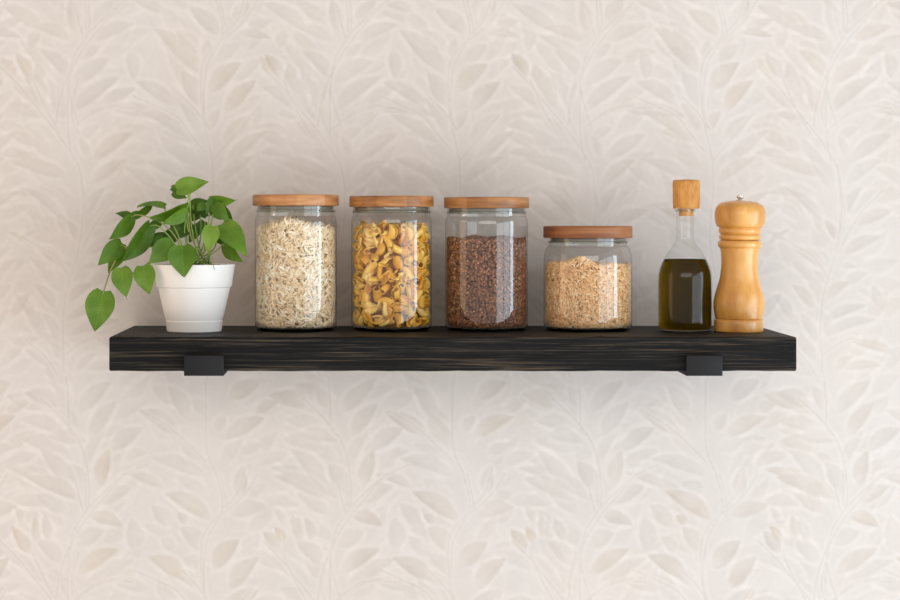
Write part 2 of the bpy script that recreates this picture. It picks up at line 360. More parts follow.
for v in bm.verts:   # hand-planed edges are never quite straight
    if abs(v.co.x) < (XR-XL)/2-.004:
        k = math.sin(v.co.x*41)*.0003+math.sin(v.co.x*113+1)*.00022+math.sin(v.co.x*270)*.0001
        v.co.z += k*(1 if v.co.z > 0 else .8)*(1 if v.co.y < -.1 else 0)
me = bpy.data.meshes.new('board'); bm.to_mesh(me); bm.free()
board = link('shelf_board', me, black_wood('black_stained_wood'), loc=((XL+XR)/2, (YF+YB)/2, SHELF_TOP-TH/2), smooth=False)
props(board, 'thick black stained wooden shelf board with rough grain on the wallpapered wall', 'shelf')

# ------------------------------------------------------------------ brackets: wall plate, arm under the board, upturned lip at the front
bmetal = plain('black_powder_coated_steel', (10, 11, 15), .5, 0, Specular_IOR_Level=.3)
def bracket(px0, px1, label):
    d = 2.305; x0 = (px0-HX)*d/F; x1 = (px1-HX)*d/F; w = x1-x0; cx = (x0+x1)/2
    zb = SHELF_TOP-TH
    e = empty('shelf_bracket', (cx, 0, zb), label, 'shelf bracket', 'black metal brackets carrying the shelf')
    t = .0048
    link('support_arm', box_me('arm', (-w/2, YF-.0090, -t), (w/2, -.001, -.0002), .0006), bmetal, e)
    link('front_lip', box_me('lip', (-w/2, YF-.0095, -t+.0003), (w/2, YF-.0040, .0192), .0010), bmetal, e)
    link('wall_plate', box_me('plate', (-w/2, -.0050, -t), (w/2, -.0006, .034), .0006), bmetal, e)
    for zz in (.008, .024):
        s = link('screw', lathe('screw', [(0, 0), (.0042, 0), (.0042, .0003), (.003, .0006), (0, .0007)], 20), bmetal, e); s.location = (0, -.0050, zz); s.rotation_euler = (PI/2, 0, 0)
bracket(184.2, 224, 'black metal bracket lip under the shelf below the potted plant')
bracket(685.6, 722, 'black metal bracket lip under the shelf below the oil bottle')

# ------------------------------------------------------------------ jars
glass = thin_glass('clear_jar_glass')
bottleglass = thin_glass('clear_bottle_glass', boost=.75)
rimglass = thin_glass('thick_rim_glass', (.86, .90, .86), (.30, .36, .31), 2.2)
basem = bpy.data.materials.new('thick_base_glass'); basem.use_nodes = True
bb = basem.node_tree.nodes['Principled BSDF']; bb.inputs['Base Color'].default_value = (.72, .84, .78, 1); bb.inputs['Transmission Weight'].default_value = 1
bb.inputs['Roughness'].default_value = .02; bb.inputs['IOR'].default_value = 1.5
gasket = plain('clear_silicone_seal', (190, 186, 176), .35, 0, Transmission_Weight=.6)
def jar(cx, d, body, neckR, lidR, lid_y, shoulder, lidmat, label, group=None):
    """all picture measures at the jar's own distance d; shoulder = (y where the body is full width, y where the neck starts)"""
    k = d/F; zb = SHELF_TOP
    zy = lambda y: CZ-(y-HY)*k-zb
    o = P(cx, 215, d); e = empty('storage_jar', (o.x, o.y, zb), label, 'jar', group)
    R = body*k; nR = neckR*k; zf, zn = zy(shoulder[0]), zy(shoulder[1]); zl = zy(lid_y[1])
    pr = [(0, .0035), (R*.80, .0035), (R*.82, .0008), (R*.90, .0006), (R*.965, .0035), (R, .009)]
    pr = [(0, .0012), (R*.78, .0012), (R*.84, .0004), (R*.90, .0008)] + [(R*(.90+.10*math.sin(a)), .0008+.0082*(1-math.cos(a))) for a in np.linspace(.2, PI/2, 7)]
    pr += [(R, zf*.35), (R, zf*.7)]
    for t in np.linspace(0, 1, 11):   # shoulder: quarter round then the neck
        a = t*PI/2; pr.append((nR+(R-nR)*math.cos(a), zf+(zn-zf)*math.sin(a)))
    pr += [(nR, zl+.0005), (nR, zl+.004)]
    b_ = link('glass_body', lathe('jar_body', pr, 96, smooth_angle=70), glass, e)
    # moulded ring under the lid and the rim
    rr = []
    zc = (zn+zl)/2
    for a in np.linspace(0, 2*PI, 13)[:-1]: rr.append((nR+.0005+.0012*math.cos(a), zc-.0004+.0012*math.sin(a)))
    link('glass_ring', lathe('ring', rr, 96, closed=True, smooth_angle=80), rimglass, e)
    # thick glass foot, which reads dark on the black board
    link('glass_base', lathe('base', [(0, .0004), (R*.84, .0004), (R*.93, .0014), (R*.962, .0036), (R*.95, .0046), (R*.86, .0040), (0, .0036)], 72, smooth_angle=30), basem, e)
    # lid: turned wooden disc with a seal
    lt = zy(lid_y[0]); LR = lidR*k; bv = .0009
    lp = [(0, zl), (LR-bv, zl), (LR-.0003, zl+.0004), (LR, zl+bv), (LR, lt-bv*1.3), (LR-.0004, lt-.0004), (LR-bv*1.4, lt), (0, lt)]
    lid = link('wooden_lid', lathe('lid', lp, 96, smooth_angle=50), lidmat, e)
    link('seal', lathe('seal', [(0, zl-.0050), (nR-.0032, zl-.0050), (nR-.0012, zl-.0042), (nR-.0022, zl-.0028), (nR-.0012, zl-.0016), (nR-.0026, zl-.0004), (0, zl-.0004)], 72), gasket, lid)
    return (o.x, o.y, zb, R, zy)
lidA = wood('oak_lid', (110, 66, 34), (174, 116, 68), (212, 156, 104), (.5, .5, 5), .38, 60, 1.3)
lidB = wood('beech_lid', (112, 68, 34), (176, 118, 66), (212, 158, 104), (.5, .5, 5), .38, 55, 2.2)
lidC = wood('ash_lid', (104, 64, 32), (160, 106, 60), (196, 144, 92), (.5, .5, 6), .38, 40, 3.7)
lidD = wood('walnut_lid', (92, 50, 26), (136, 82, 46), (172, 114, 70), (.35, .35, 7.0), .5, 14, 4.1)
DJ = 2.45
j1 = jar(295.8, DJ, 41.0, 38.6, 43.1, (194.8, 205.8), (226, 216), lidA, 'tall glass jar of pale flaked grain with wooden lid, beside the plant')
j2 = jar(391.5, DJ, 40.3, 38.4, 42.2, (196.1, 206.9), (225, 216), lidB, 'tall glass jar of yellow pasta with wooden lid')
j3 = jar(486.5, DJ, 41.3, 39.0, 42.6, (197.2, 208.2), (226, 216.5), lidC, 'tall glass jar of brown seeds with wooden lid')
j4 = jar(587.8, DJ, 44.1, 38.6, 44.3, (226.0, 237.8), (264, 246), lidD, 'short squat glass jar of golden grain with dark wooden lid')

# ------------------------------------------------------------------ loose fillings
def ellip(nu, nv, a, b_, c, bendk=0):
    V = [(-a, 0, 0)]; Fc = []
    for i in range(1, nu):
        t = PI*i/nu; x = -a*math.cos(t); r = math.sin(t)
        for k in range(nv):
            an = 2*PI*k/nv; V.append((x, b_*r*math.cos(an)+bendk*(x*x/a), c*r*math.sin(an)))
    V.append((a, 0, 0)); n = len(V)-1
    for k in range(nv): Fc.append((0, 1+(k+1) % nv, 1+k))
    for i in range(nu-2):
        for k in range(nv):
            p = 1+i*nv+k; p2 = 1+i*nv+(k+1) % nv; Fc.append((p, p2, p2+nv, p+nv))
    for k in range(nv): Fc.append((n, n-nv+k, n-nv+(k+1) % nv))
    return np.array(V, float), Fc
def rand_rot(n):
    q_ = rng.normal(size=(n, 4)); q_ /= np.linalg.norm(q_, axis=1)[:, None]
    w, x, y, z = q_.T
    return np.stack([np.stack([1-2*(y*y+z*z), 2*(x*y-z*w), 2*(x*z+y*w)], -1), np.stack([2*(x*y+z*w), 1-2*(x*x+z*z), 2*(y*z-x*w)], -1), np.stack([2*(x*z-y*w), 2*(y*z+x*w), 1-2*(x*x+y*y)], -1)], 1)
def filling(name, jr, R, h0, top, shape, n_side, n_top, mat, coremat, label, cat, flat=.6, layers=.0035, smooth=True):
    """top(x, y) -> height of the heap. Grains hug the inside of the glass and cover the heap."""
    gv, gf = shape; nvt = len(gv); ex = np.abs(gv).max()
    ax, ay, az = jr[0], jr[1], jr[2]
    V = []; Fc = []
    n = n_side+n_top
    Rm = rand_rot(n)
    th = rng.random(n)*2*PI
    cen = np.zeros((n, 3))
    hs = rng.random(n_side)
    for i in range(n_side):
        t = th[i]; zt = top(math.cos(t), math.sin(t)); z = h0+hs[i]*(zt-h0)
        cen[i] = (math.cos(t)*R, math.sin(t)*R, z)
    rr = np.sqrt(rng.random(n_top))
    for i in range(n_top):
        t = th[n_side+i]; r = rr[i]; cen[n_side+i] = (math.cos(t)*r*(R-ex), math.sin(t)*r*(R-ex), top(math.cos(t)*r, math.sin(t)*r)+rng.uniform(-.35, .35)*ex)
    sc = rng.uniform(.8, 1.15, n)
    pts = np.einsum('nij,vj->nvi', Rm, gv)*sc[:, None, None]
    # lay the side grains flat to the glass: shrink their radial reach
    for i in range(n_side):
        nr = np.array([math.cos(th[i]), math.sin(th[i]), 0]); rad = pts[i]@nr
        pts[i] -= np.outer(rad*(1-flat), nr)
        cen[i] -= nr*((rad*flat).max()+rng.random()**1.5*layers)
        if cen[i][2]+pts[i][:, 2].min() < h0-.0006: cen[i][2] += (h0-.0006)-(cen[i][2]+pts[i][:, 2].min())
    allp = (pts+cen[:, None, :]).reshape(-1, 3)
    # keep everything inside the glass
    rad = np.hypot(allp[:, 0], allp[:, 1]); lim = R-.0003-np.clip((h0+.008-allp[:, 2])/.008, 0, 1)**2*.0045
    s = np.minimum(1, lim/np.maximum(rad, 1e-6)); allp[:, 0] *= s; allp[:, 1] *= s
    tris = []
    gfq = gf
    me = bpy.data.meshes.new(name)
    counts = [len(f) for f in gfq]; flatidx = np.array([v for f in gfq for v in f])
    loops = (flatidx[None, :]+(np.arange(n)*nvt)[:, None]).ravel()
    starts = np.concatenate([[0], np.cumsum(counts)[:-1]]); ls = (starts[None, :]+(np.arange(n)*len(flatidx))[:, None]).ravel()
    # core (keeps light from leaking through the heap)
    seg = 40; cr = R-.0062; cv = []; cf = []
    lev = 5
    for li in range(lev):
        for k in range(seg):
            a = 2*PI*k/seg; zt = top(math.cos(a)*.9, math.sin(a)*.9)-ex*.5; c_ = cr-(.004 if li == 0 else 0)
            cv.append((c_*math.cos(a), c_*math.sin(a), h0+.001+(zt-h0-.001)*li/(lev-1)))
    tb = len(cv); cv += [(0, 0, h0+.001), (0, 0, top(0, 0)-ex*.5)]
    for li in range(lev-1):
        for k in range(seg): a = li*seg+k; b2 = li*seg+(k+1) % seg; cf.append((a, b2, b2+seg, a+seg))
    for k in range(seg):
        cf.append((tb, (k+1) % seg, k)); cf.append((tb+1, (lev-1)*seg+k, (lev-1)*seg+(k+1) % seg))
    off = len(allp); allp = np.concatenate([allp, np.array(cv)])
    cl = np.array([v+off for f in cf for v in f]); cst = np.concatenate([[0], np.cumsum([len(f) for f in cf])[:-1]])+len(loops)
    npoly = len(ls)
    loops = np.concatenate([loops, cl]); ls = np.concatenate([ls, cst])
    me.vertices.add(len(allp)); me.vertices.foreach_set('co', allp.astype(np.float32).ravel())
    me.loops.add(len(loops)); me.loops.foreach_set('vertex_index', loops.astype(np.int32))
    me.polygons.add(len(ls)); me.polygons.foreach_set('loop_start', ls.astype(np.int32))
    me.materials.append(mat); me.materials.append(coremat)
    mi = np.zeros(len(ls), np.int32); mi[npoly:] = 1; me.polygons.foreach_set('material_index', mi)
    if smooth: me.polygons.foreach_set('use_smooth', np.ones(len(ls), bool))
    me.update(calc_edges=True); me.validate()
    o = bpy.data.objects.new(name, me); COL.objects.link(o); o.location = (ax, ay, az)
    props(o, label, cat, kind='stuff'); return o
H0 = .0052
zz = j1[4]
filling('grain_flakes', j1, j1[3]-.0013, H0, lambda x, y: zz(227+3*x*x-5*math.exp(-((x+.2)**2)*9)+1.0*math.sin(9*y))+.002*(1-x*x-y*y), ellip(5, 6, .0052, .0017, .0011, .16), 7600, 1300,
        grain_mat('pale_flake', [(0, (224, 194, 150)), (.3, (242, 216, 176)), (.75, (250, 232, 200)), (1, (255, 246, 226))], .55),
        plain('flake_core', (206, 166, 122), .9), 'pale cream flaked grain filling the tall jar beside the plant', 'grain', .75, .0042)
zz3 = j3[4]
bmx = bmesh.new(); bmesh.ops.create_icosphere(bmx, subdivisions=1, radius=1)
iv = np.array([v.co[:] for v in bmx.verts])*np.array([.00190, .00155, .00125]); iff = [tuple(v.index for v in f.verts) for f in bmx.faces]; bmx.free()
filling('brown_seeds', j3, j3[3]-.0013, H0, lambda x, y: zz3(239.2+1.0*math.sin(9*x+1)+.8*math.sin(7*y))+.0015*(1-x*x-y*y), (iv, iff), 14500, 2300,
        grain_mat('brown_seed', [(0, (78, 44, 28)), (.4, (122, 76, 50)), (.8, (158, 104, 72)), (.95, (178, 124, 86)), (1, (206, 156, 110))], .42),
        plain('seed_core', (84, 52, 36), .9), 'small brown seeds filling the third tall jar', 'seeds', .85, .003, False)
zz4 = j4[4]
filling('golden_grain', j4, j4[3]-.0013, H0, lambda x, y: zz4(266-8.0*math.exp(-((x+.33)**2)*9)*(.4+.6*max(0, -y))+1.0*math.sin(9*x))+.001, ellip(4, 5, .0033, .00105, .0009, .05), 11500, 3000,
        grain_mat('golden_grain', [(0, (228, 174, 112)), (.35, (244, 196, 138)), (.8, (253, 216, 164)), (1, (255, 234, 194))], .5),
        plain('grain_core', (222, 170, 112), .9), 'small golden grain heaped in the short squat jar', 'grain', .8, .0032)

# pasta: each piece is its own thing
def pasta_shell(kind):
    L_, r = ((.0092, .0064), (.0078, .0068), (.0102, .0056))[kind]
    V = []; Fc = []; nu, nv = 10, 12
    open_ang = (2.3, 1.7, 2.6)[kind]
    for side in (0, 1):
        for i in range(nu+1):
            t = i/nu; x = (t-.5)*2*L_
            rr = r*(.45+.55*math.sin(PI*(.08+.84*t))**.7)*(1+.03*math.cos(i*PI))
            if side: rr -= .00115
            for k in range(nv+1):
                a = -PI/2+open_ang/2*(.35+.65*math.sin(PI*t))+(2*PI-open_ang*(.35+.65*math.sin(PI*t)))*k/nv
                curl = 1-.22*(k/nv)
                rib = 1+.035*math.sin(k*PI)
                V.append((x+.0012*math.sin(a), rr*math.cos(a)*curl*rib, rr*math.sin(a)*curl*rib+.9*r*(2*t-1)**2*.55))
    W_ = nv+1; S = (nu+1)*W_
    for i in range(nu):
        for k in range(nv):
            a = i*W_+k; Fc.append((a, a+1, a+1+W_, a+W_)); Fc.append((a+S, a+W_+S, a+1+W_+S, a+1+S))
    for i in range(nu):
        a = i*W_; Fc.append((a, a+W_, a+W_+S, a+S)); a = i*W_+nv; Fc.append((a, a+S, a+W_+S, a+W_))
    for k in range(nv):
        Fc.append((k, k+S, k+1+S, k+1)); a = nu*W_+k; Fc.append((a, a+1, a+1+S, a+S))
    me = mesh_from('pasta_shell', V, Fc); me.polygons.foreach_set('use_smooth', [True]*len(me.polygons)); me.materials.append(pasta_m); return me
m_, nt, b = new_mat('durum_pasta'); pasta_m = m_; L = nt.links
oi = nt.nodes.new('ShaderNodeObjectInfo'); r = ramp(nt, [(0, lin((222, 158, 44))), (.35, lin((240, 184, 68))), (.7, lin((248, 202, 94))), (1, lin((250, 216, 132)))]); L.new(oi.outputs['Random'], r.inputs[0])
L.new(r.outputs[0], b.inputs['Base Color']); b.inputs['Roughness'].default_value = .42
b.inputs['Subsurface Weight'].default_value = .25; b.inputs['Subsurface Radius'].default_value = (1.0, .7, .25); b.inputs['Subsurface Scale'].default_value = .0025
shells = [pasta_shell(k) for k in range(3)]; shv = [np.array([v.co[:] for v in s.vertices]) for s in shells]
RP = j2[3]-.0012; ztop = j2[4](227.5)
placed = []; count = 0; tries = 0
pr_ = random.Random(11)
while count < 300 and tries < 60000:
    tries += 1
    onto = count >= 250
    if not onto:
        th = pr_.uniform(0, 2*PI); z = pr_.uniform(H0+.004, ztop-.004); rad = RP-.008 if count < 215 else RP-.016
    else:
        th = pr_.uniform(0, 2*PI); rad = math.sqrt(pr_.random())*(RP-.009); z = ztop-.004+pr_.uniform(-.003, .0025)
    c = Vector((rad*math.cos(th), rad*math.sin(th), z))
    md = .0110 if not onto else .0100
    md *= max(.55, 1-tries/45000)
    if any((c-p_).length < md for p_ in placed): continue
    kd = pr_.randrange(3); rot = Matrix.Rotation(pr_.uniform(0, 2*PI), 3, 'X') @ Matrix.Rotation(pr_.uniform(0, 2*PI), 3, 'Y') @ Matrix.Rotation(pr_.uniform(0, 2*PI), 3, 'Z')
    v = shv[kd] @ np.array(rot).T
    w = v+np.array(c); rmax = np.hypot(w[:, 0], w[:, 1]).max()
    dirv = Vector((math.cos(th), math.sin(th), 0))
    if not onto and rad > RP-.012: c += dirv*(RP-.0004-rmax)
    elif rmax > RP-.0004: c += dirv*(RP-.0004-rmax)
    zmin = (v[:, 2]+c.z).min()
    if zmin < H0: c.z += H0-zmin
    placed.append(c.copy()); count += 1
    o = bpy.data.objects.new('pasta_piece', shells[kd]); COL.objects.link(o)
    o.location = Vector((j2[0], j2[1], j2[2]))+c; o.rotation_euler = rot.to_euler()
    props(o, 'curled yellow pasta piece inside the second tall jar', 'pasta', 'pasta pieces in the second tall jar')
core = link('pasta_shade_core', lathe('pasta_core', [(0, H0), (RP-.016, H0), (RP-.014, H0+.01), (RP-.014, ztop-.016), (RP-.02, ztop-.012), (0, ztop-.011)], 40), plain('pasta_shadow', (150, 98, 34), .9), loc=(j2[0], j2[1], j2[2]))  # added solid core, its dark colour stands in for shade in the gaps
props(core, 'added core coloured as the shade between pasta pieces in the second tall jar', 'pasta', kind='stuff')

# ------------------------------------------------------------------ oil bottle
d = 2.435; k = d/F; o_ = P(685.0, 215, d); zy = lambda y: CZ-(y-HY)*k-SHELF_TOP
bot = empty('oil_bottle', (o_.x, o_.y, SHELF_TOP), 'glass bottle of dark olive oil with a cork stopper', 'bottle')
def outline(inset, top_y):
    pts = [(0, 0), (22.5, 0), (25.6, .6), (26.4, 3.0), (27.2, 6.5), (27.2, 30), (27.2, 50)]
    return pts
yb = HY+(CZ-SHELF_TOP)/k     # picture row of the board at this distance
prof_px = [(26.8, yb-7), (26.8, 300), (26.8, 281), (26.2, 273), (24.5, 266.5), (21.6, 260), (17.6, 253.5), (13.6, 248), (10.4, 243.5), (8.9, 239.5), (8.5, 234), (8.4, 224), (8.4, 211.5)]
sp_ = smooth_prof([(r_*k, zy(y_)) for r_, y_ in prof_px], 4)
body_prof = [(0, .0006), (.026, .0006), (.0292, .0010), (.0315, .0028), (.0326, .0056)]+sp_+[(8.4*k, zy(209)), (10.2*k, zy(209)), (10.2*k, zy(211.6)), (9.6*k, zy(212.2)), (8.5*k, zy(212.6))][:1]
link('glass_body', lathe('bottle_body', body_prof, 80, smooth_angle=70), bottleglass, bot)
link('glass_lip', lathe('lip', [(8.3*k, zy(211.5)), (10.0*k, zy(211.3)), (10.2*k, zy(210.2)), (10.0*k, zy(209)), (7.2*k, zy(209)), (7.2*k, zy(211.5))], 48, closed=True), rimglass, bot)
cork_m = wood('cork', (168, 104, 42), (212, 152, 78), (236, 188, 118), (3, 3, .8), .65, 0, 5.5)
ck = [(0, 208.6), (12.6, 208.6), (13.2, 207.8), (13.4, 200), (13.6, 184), (13.4, 181.2), (12.2, 180.0), (0, 179.4)]
st = link('stopper', lathe('stopper', [(r_*k, zy(y_)) for r_, y_ in ck], 56, smooth_angle=45), cork_m, bot, (.0016, 0, 0))
link('stopper_plug', lathe('plug', [(0, zy(216)), (6.6*k, zy(216)), (7.2*k, zy(215)), (7.2*k, zy(208.8)), (0, zy(208.8))], 40), cork_m, st)
oilm = bpy.data.materials.new('olive_oil'); oilm.use_nodes = True; nt = oilm.node_tree; L = nt.links; b = nt.nodes['Principled BSDF']
b.inputs['Base Color'].default_value = (.86, .78, .30, 1); b.inputs['Transmission Weight'].default_value = 1; b.inputs['IOR'].default_value = 1.47; b.inputs['Roughness'].default_value = .0
va = nt.nodes.new('ShaderNodeVolumeAbsorption'); va.inputs['Color'].default_value = (.62, .56, .03, 1); va.inputs['Density'].default_value = 95
for n_ in [b]: nt.nodes.remove(n_)
rf = nt.nodes.new('ShaderNodeBsdfRefraction'); rf.inputs['Color'].default_value = (.88, .80, .30, 1); rf.inputs['IOR'].default_value = 1.40; rf.inputs['Roughness'].default_value = .0; L.new(rf.outputs[0], nt.nodes['Material Output'].inputs['Surface'])
L.new(va.outputs[0], nt.nodes['Material Output'].inputs['Volume'])
ins = .0011
op = [(0, .0014), (.025, .0014), (.0292, .0022), (.0312, .0042), (26.8*k-ins, .0080)]+[(r_-ins, z_) for r_, z_ in sp_ if .0095 < z_ < zy(259.4)]+[(21.2*k-ins, zy(259.2)), (20.2*k-ins, zy(259.4)), (0, zy(259.4))]
oil = link('olive_oil', lathe('oil', op, 80, smooth_angle=60), oilm, loc=(o_.x, o_.y, SHELF_TOP)); props(oil, 'dark olive oil inside the corked glass bottle', 'oil', kind='stuff')

# ------------------------------------------------------------------ pepper mill
d = 2.42; k = d/F; o_ = P(738.6, 215, d); zy = lambda y: CZ-(y-HY)*k-SHELF_TOP; yb = HY+(CZ-SHELF_TOP)/k
mill = empty('pepper_mill', (o_.x, o_.y, SHELF_TOP), 'turned golden wooden pepper mill with rounded head and metal knob', 'pepper mill')
mill.rotation_euler = (0, math.radians(.7), 0)
mw = wood('varnished_beech', (176, 114, 44), (212, 152, 74), (234, 180, 102), (1, 1, .3), .34, 0, 8.2, .5, .35)
base_pr = [(0, yb), (23.8, yb), (24.2, yb-.5), (24.4, yb-1.6), (24.3, 322.5), (24.1, 320.5), (23.6, 319.2), (21.5, 318.6)]
link('base_ring', lathe('mill_base', [(r_*k, zy(y_)+.0001) for r_, y_ in base_pr]+[(0, zy(318.6))], 72, smooth_angle=60), mw, mill)
bp_ = smooth_prof([(21.8, 318.8), (23.2, 318.2), (24.0, 315), (25.0, 309), (25.1, 302), (23.8, 294), (21.4, 286), (19.4, 278), (18.3, 269), (18.0, 262), (18.4, 255), (19.0, 250), (19.3, 248.2)], 4)
body = [(r_*k, zy(y_)) for r_, y_ in bp_]+[(r_*k, zy(y_)) for r_, y_ in [(20.4, 247.8), (21.4, 246.4), (21.7, 244.2), (21.4, 242.0), (20.2, 240.7), (18.6, 240.2)]]
link('body', lathe('mill_body', [(0, zy(318.8))]+body+[(0, zy(240.2))], 72, smooth_angle=50), mw, mill)
hd = [(18.4, 240.0), (19.6, 239.6), (20.4, 238), (20.4, 236.2), (19.5, 234.9), (18.6, 234.4), (19.4, 233.8), (20.6, 232.6), (21.0, 230.8), (20.6, 229.0), (20.0, 228.2)]
hd2 = smooth_prof([(20.6, 227.6), (22.6, 226.6), (24.3, 223), (25.1, 217.5), (24.9, 211.5), (23.0, 206.2), (18.6, 202.8), (12.0, 201.2), (5.0, 200.6)], 4)
link('head', lathe('mill_head', [(0, zy(240.0))]+[(r_*k, zy(y_)) for r_, y_ in hd+hd2]+[(0, zy(200.6))], 72, smooth_angle=50), mw, mill)
chrome = plain('polished_steel', (214, 208, 200), .18, 1)
kn = [(0, 201), (4.3, 200.9), (4.4, 199.9), (2.6, 199.5), (2.3, 198.8), (3.2, 198.2), (3.7, 197.0), (3.5, 195.8), (2.4, 195.2), (0, 195.0)]
link('metal_knob', lathe('knob', [(r_*k, zy(y_)) for r_, y_ in kn], 32, smooth_angle=50), chrome, mill)

# ------------------------------------------------------------------ potted plant
d = 2.42; DP = d; k = d/F; cxp = 194.2; o_ = P(cxp, 215, d); zy = lambda y: CZ-(y-HY)*k-SHELF_TOP; yb = HY+(CZ-SHELF_TOP)/k
plant = empty('potted_plant', (o_.x, o_.y, SHELF_TOP), 'leafy green plant trailing from a white pot on the shelf', 'plant')
white = plain('white_glazed_plastic', (236, 233, 230), .38)
pp = [(0, yb), (26.0, yb), (27.0, yb-.6), (27.5, yb-2), (28.3, 321.6), (28.6, 320.8), (28.0, 320.0), (29.4, 316), (31.5, 307), (33.6, 298), (35.6, 289), (35.9, 287.2), (37.2, 286.6), (37.6, 285.6), (38.6, 278), (39.8, 270), (40.8, 265.2), (40.9, 264.3), (40.4, 263.9), (39.6, 264.2), (38.6, 268), (37.0, 280), (0, 281)]
link('pot', lathe('pot', [(r_*k, zy(y_)) for r_, y_ in pp], 96, smooth_angle=35), white, plant)
sm, nt, b = new_mat('dark_potting_soil'); n = N(nt, 'ShaderNodeTexNoise', Scale=300.0, Detail=6.0); r = ramp(nt, [(.3, lin((22, 15, 10))), (.7, lin((66, 48, 34)))])
nt.links.new(n.outputs['Fac'], r.inputs[0]); nt.links.new(r.outputs[0], b.inputs['Base Color']); b.inputs['Roughness'].default_value = .95
V = [(0, 0, zy(265.5))]; Fc = []; R_ = 38.6*k
for i in range(1, 15):
    for j in range(48):
        a = 2*PI*j/48; rr_ = R_*i/14; V.append((rr_*math.cos(a), rr_*math.sin(a), zy(267)+(random.uniform(0, .0035) if i < 13 else -.001)))
for j in range(48): Fc.append((0, 1+j, 1+(j+1) % 48))
for i in range(13):
    for j in range(48): a = 1+i*48+j; b2 = 1+i*48+(j+1) % 48; Fc.append((a, a+48, b2+48, b2))
link('soil', mesh_from('soil', V, Fc), sm, plant)
# leaf shader: midrib and side veins from the leaf's own coordinates
lm, nt, b = new_mat('green_leaf'); L = nt.links
uv = nt.nodes.new('ShaderNodeUVMap'); uv.uv_map = 'leaf'; sx = nt.nodes.new('ShaderNodeSeparateXYZ'); L.new(uv.outputs[0], sx.inputs[0])
gi = nt.nodes.new('ShaderNodeNewGeometry')
# toned by an attribute: 0 dark .. 1 light
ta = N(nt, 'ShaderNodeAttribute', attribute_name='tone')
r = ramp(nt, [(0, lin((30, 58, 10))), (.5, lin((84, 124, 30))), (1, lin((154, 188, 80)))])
nz = N(nt, 'ShaderNodeTexNoise', Scale=60.0, Detail=3.0); tcx = nt.nodes.new('ShaderNodeTexCoord'); L.new(tcx.outputs['Object'], nz.inputs['Vector'])
ab = N(nt, 'ShaderNodeMath', operation='ABSOLUTE'); L.new(sx.outputs['Y'], ab.inputs[0])
# side veins: sin((x - |y|*.9) * freq)
m1 = N(nt, 'ShaderNodeMath', operation='MULTIPLY_ADD'); L.new(ab.outputs[0], m1.inputs[0]); m1.inputs[1].default_value = -.75; L.new(sx.outputs['X'], m1.inputs[2])
m2 = N(nt, 'ShaderNodeMath', operation='MULTIPLY'); L.new(m1.outputs[0], m2.inputs[0]); m2.inputs[1].default_value = 42.0
m3 = N(nt, 'ShaderNodeMath', operation='SINE'); L.new(m2.outputs[0], m3.inputs[0])
m4 = N(nt, 'ShaderNodeMath', operation='POWER'); m4.use_clamp = True; L.new(m3.outputs[0], m4.inputs[0]); m4.inputs[1].default_value = 6
mr = N(nt, 'ShaderNodeMath', operation='LESS_THAN'); L.new(ab.outputs[0], mr.inputs[0]); mr.inputs[1].default_value = .016
mm = N(nt, 'ShaderNodeMath', operation='MAXIMUM'); L.new(m4.outputs[0], mm.inputs[0]); L.new(mr.outputs[0], mm.inputs[1])
s1 = N(nt, 'ShaderNodeMath', operation='MULTIPLY_ADD'); L.new(nz.outputs['Fac'], s1.inputs[0]); s1.inputs[1].default_value = .35; L.new(ta.outputs['Fac'], s1.inputs[2])
s2 = N(nt, 'ShaderNodeMath', operation='MULTIPLY_ADD'); L.new(mm.outputs[0], s2.inputs[0]); s2.inputs[1].default_value = .09; L.new(s1.outputs[0], s2.inputs[2])
s3 = N(nt, 'ShaderNodeMath', operation='SUBTRACT'); L.new(s2.outputs[0], s3.inputs[0]); s3.inputs[1].default_value = .17; L.new(s3.outputs[0], r.inputs[0])
L.new(r.outputs[0], b.inputs['Base Color']); b.inputs['Roughness'].default_value = .38; b.inputs['Specular IOR Level'].default_value = .4
bp = N(nt, 'ShaderNodeBump', Strength=.35, Distance=.0006); L.new(mm.outputs[0], bp.inputs['Height']); bp.invert = True; L.new(bp.outputs[0], b.inputs['Normal'])
tl = nt.nodes.new('ShaderNodeBsdfTranslucent'); hs = N(nt, 'ShaderNodeMixRGB', blend_type='MULTIPLY', Fac=1.0); L.new(r.outputs[0], hs.inputs[1]); hs.inputs[2].default_value = (1.6, 1.5, .5, 1); L.new(hs.outputs[0], tl.inputs[0])
ad = nt.nodes.new('ShaderNodeMixShader'); ad.inputs[0].default_value = .28; L.new(b.outputs[0], ad.inputs[1]); L.new(tl.outputs[0], ad.inputs[2]); L.new(ad.outputs[0], nt.nodes['Material Output'].inputs[0])
LV = []; LF = []; LUV = []; LT = []
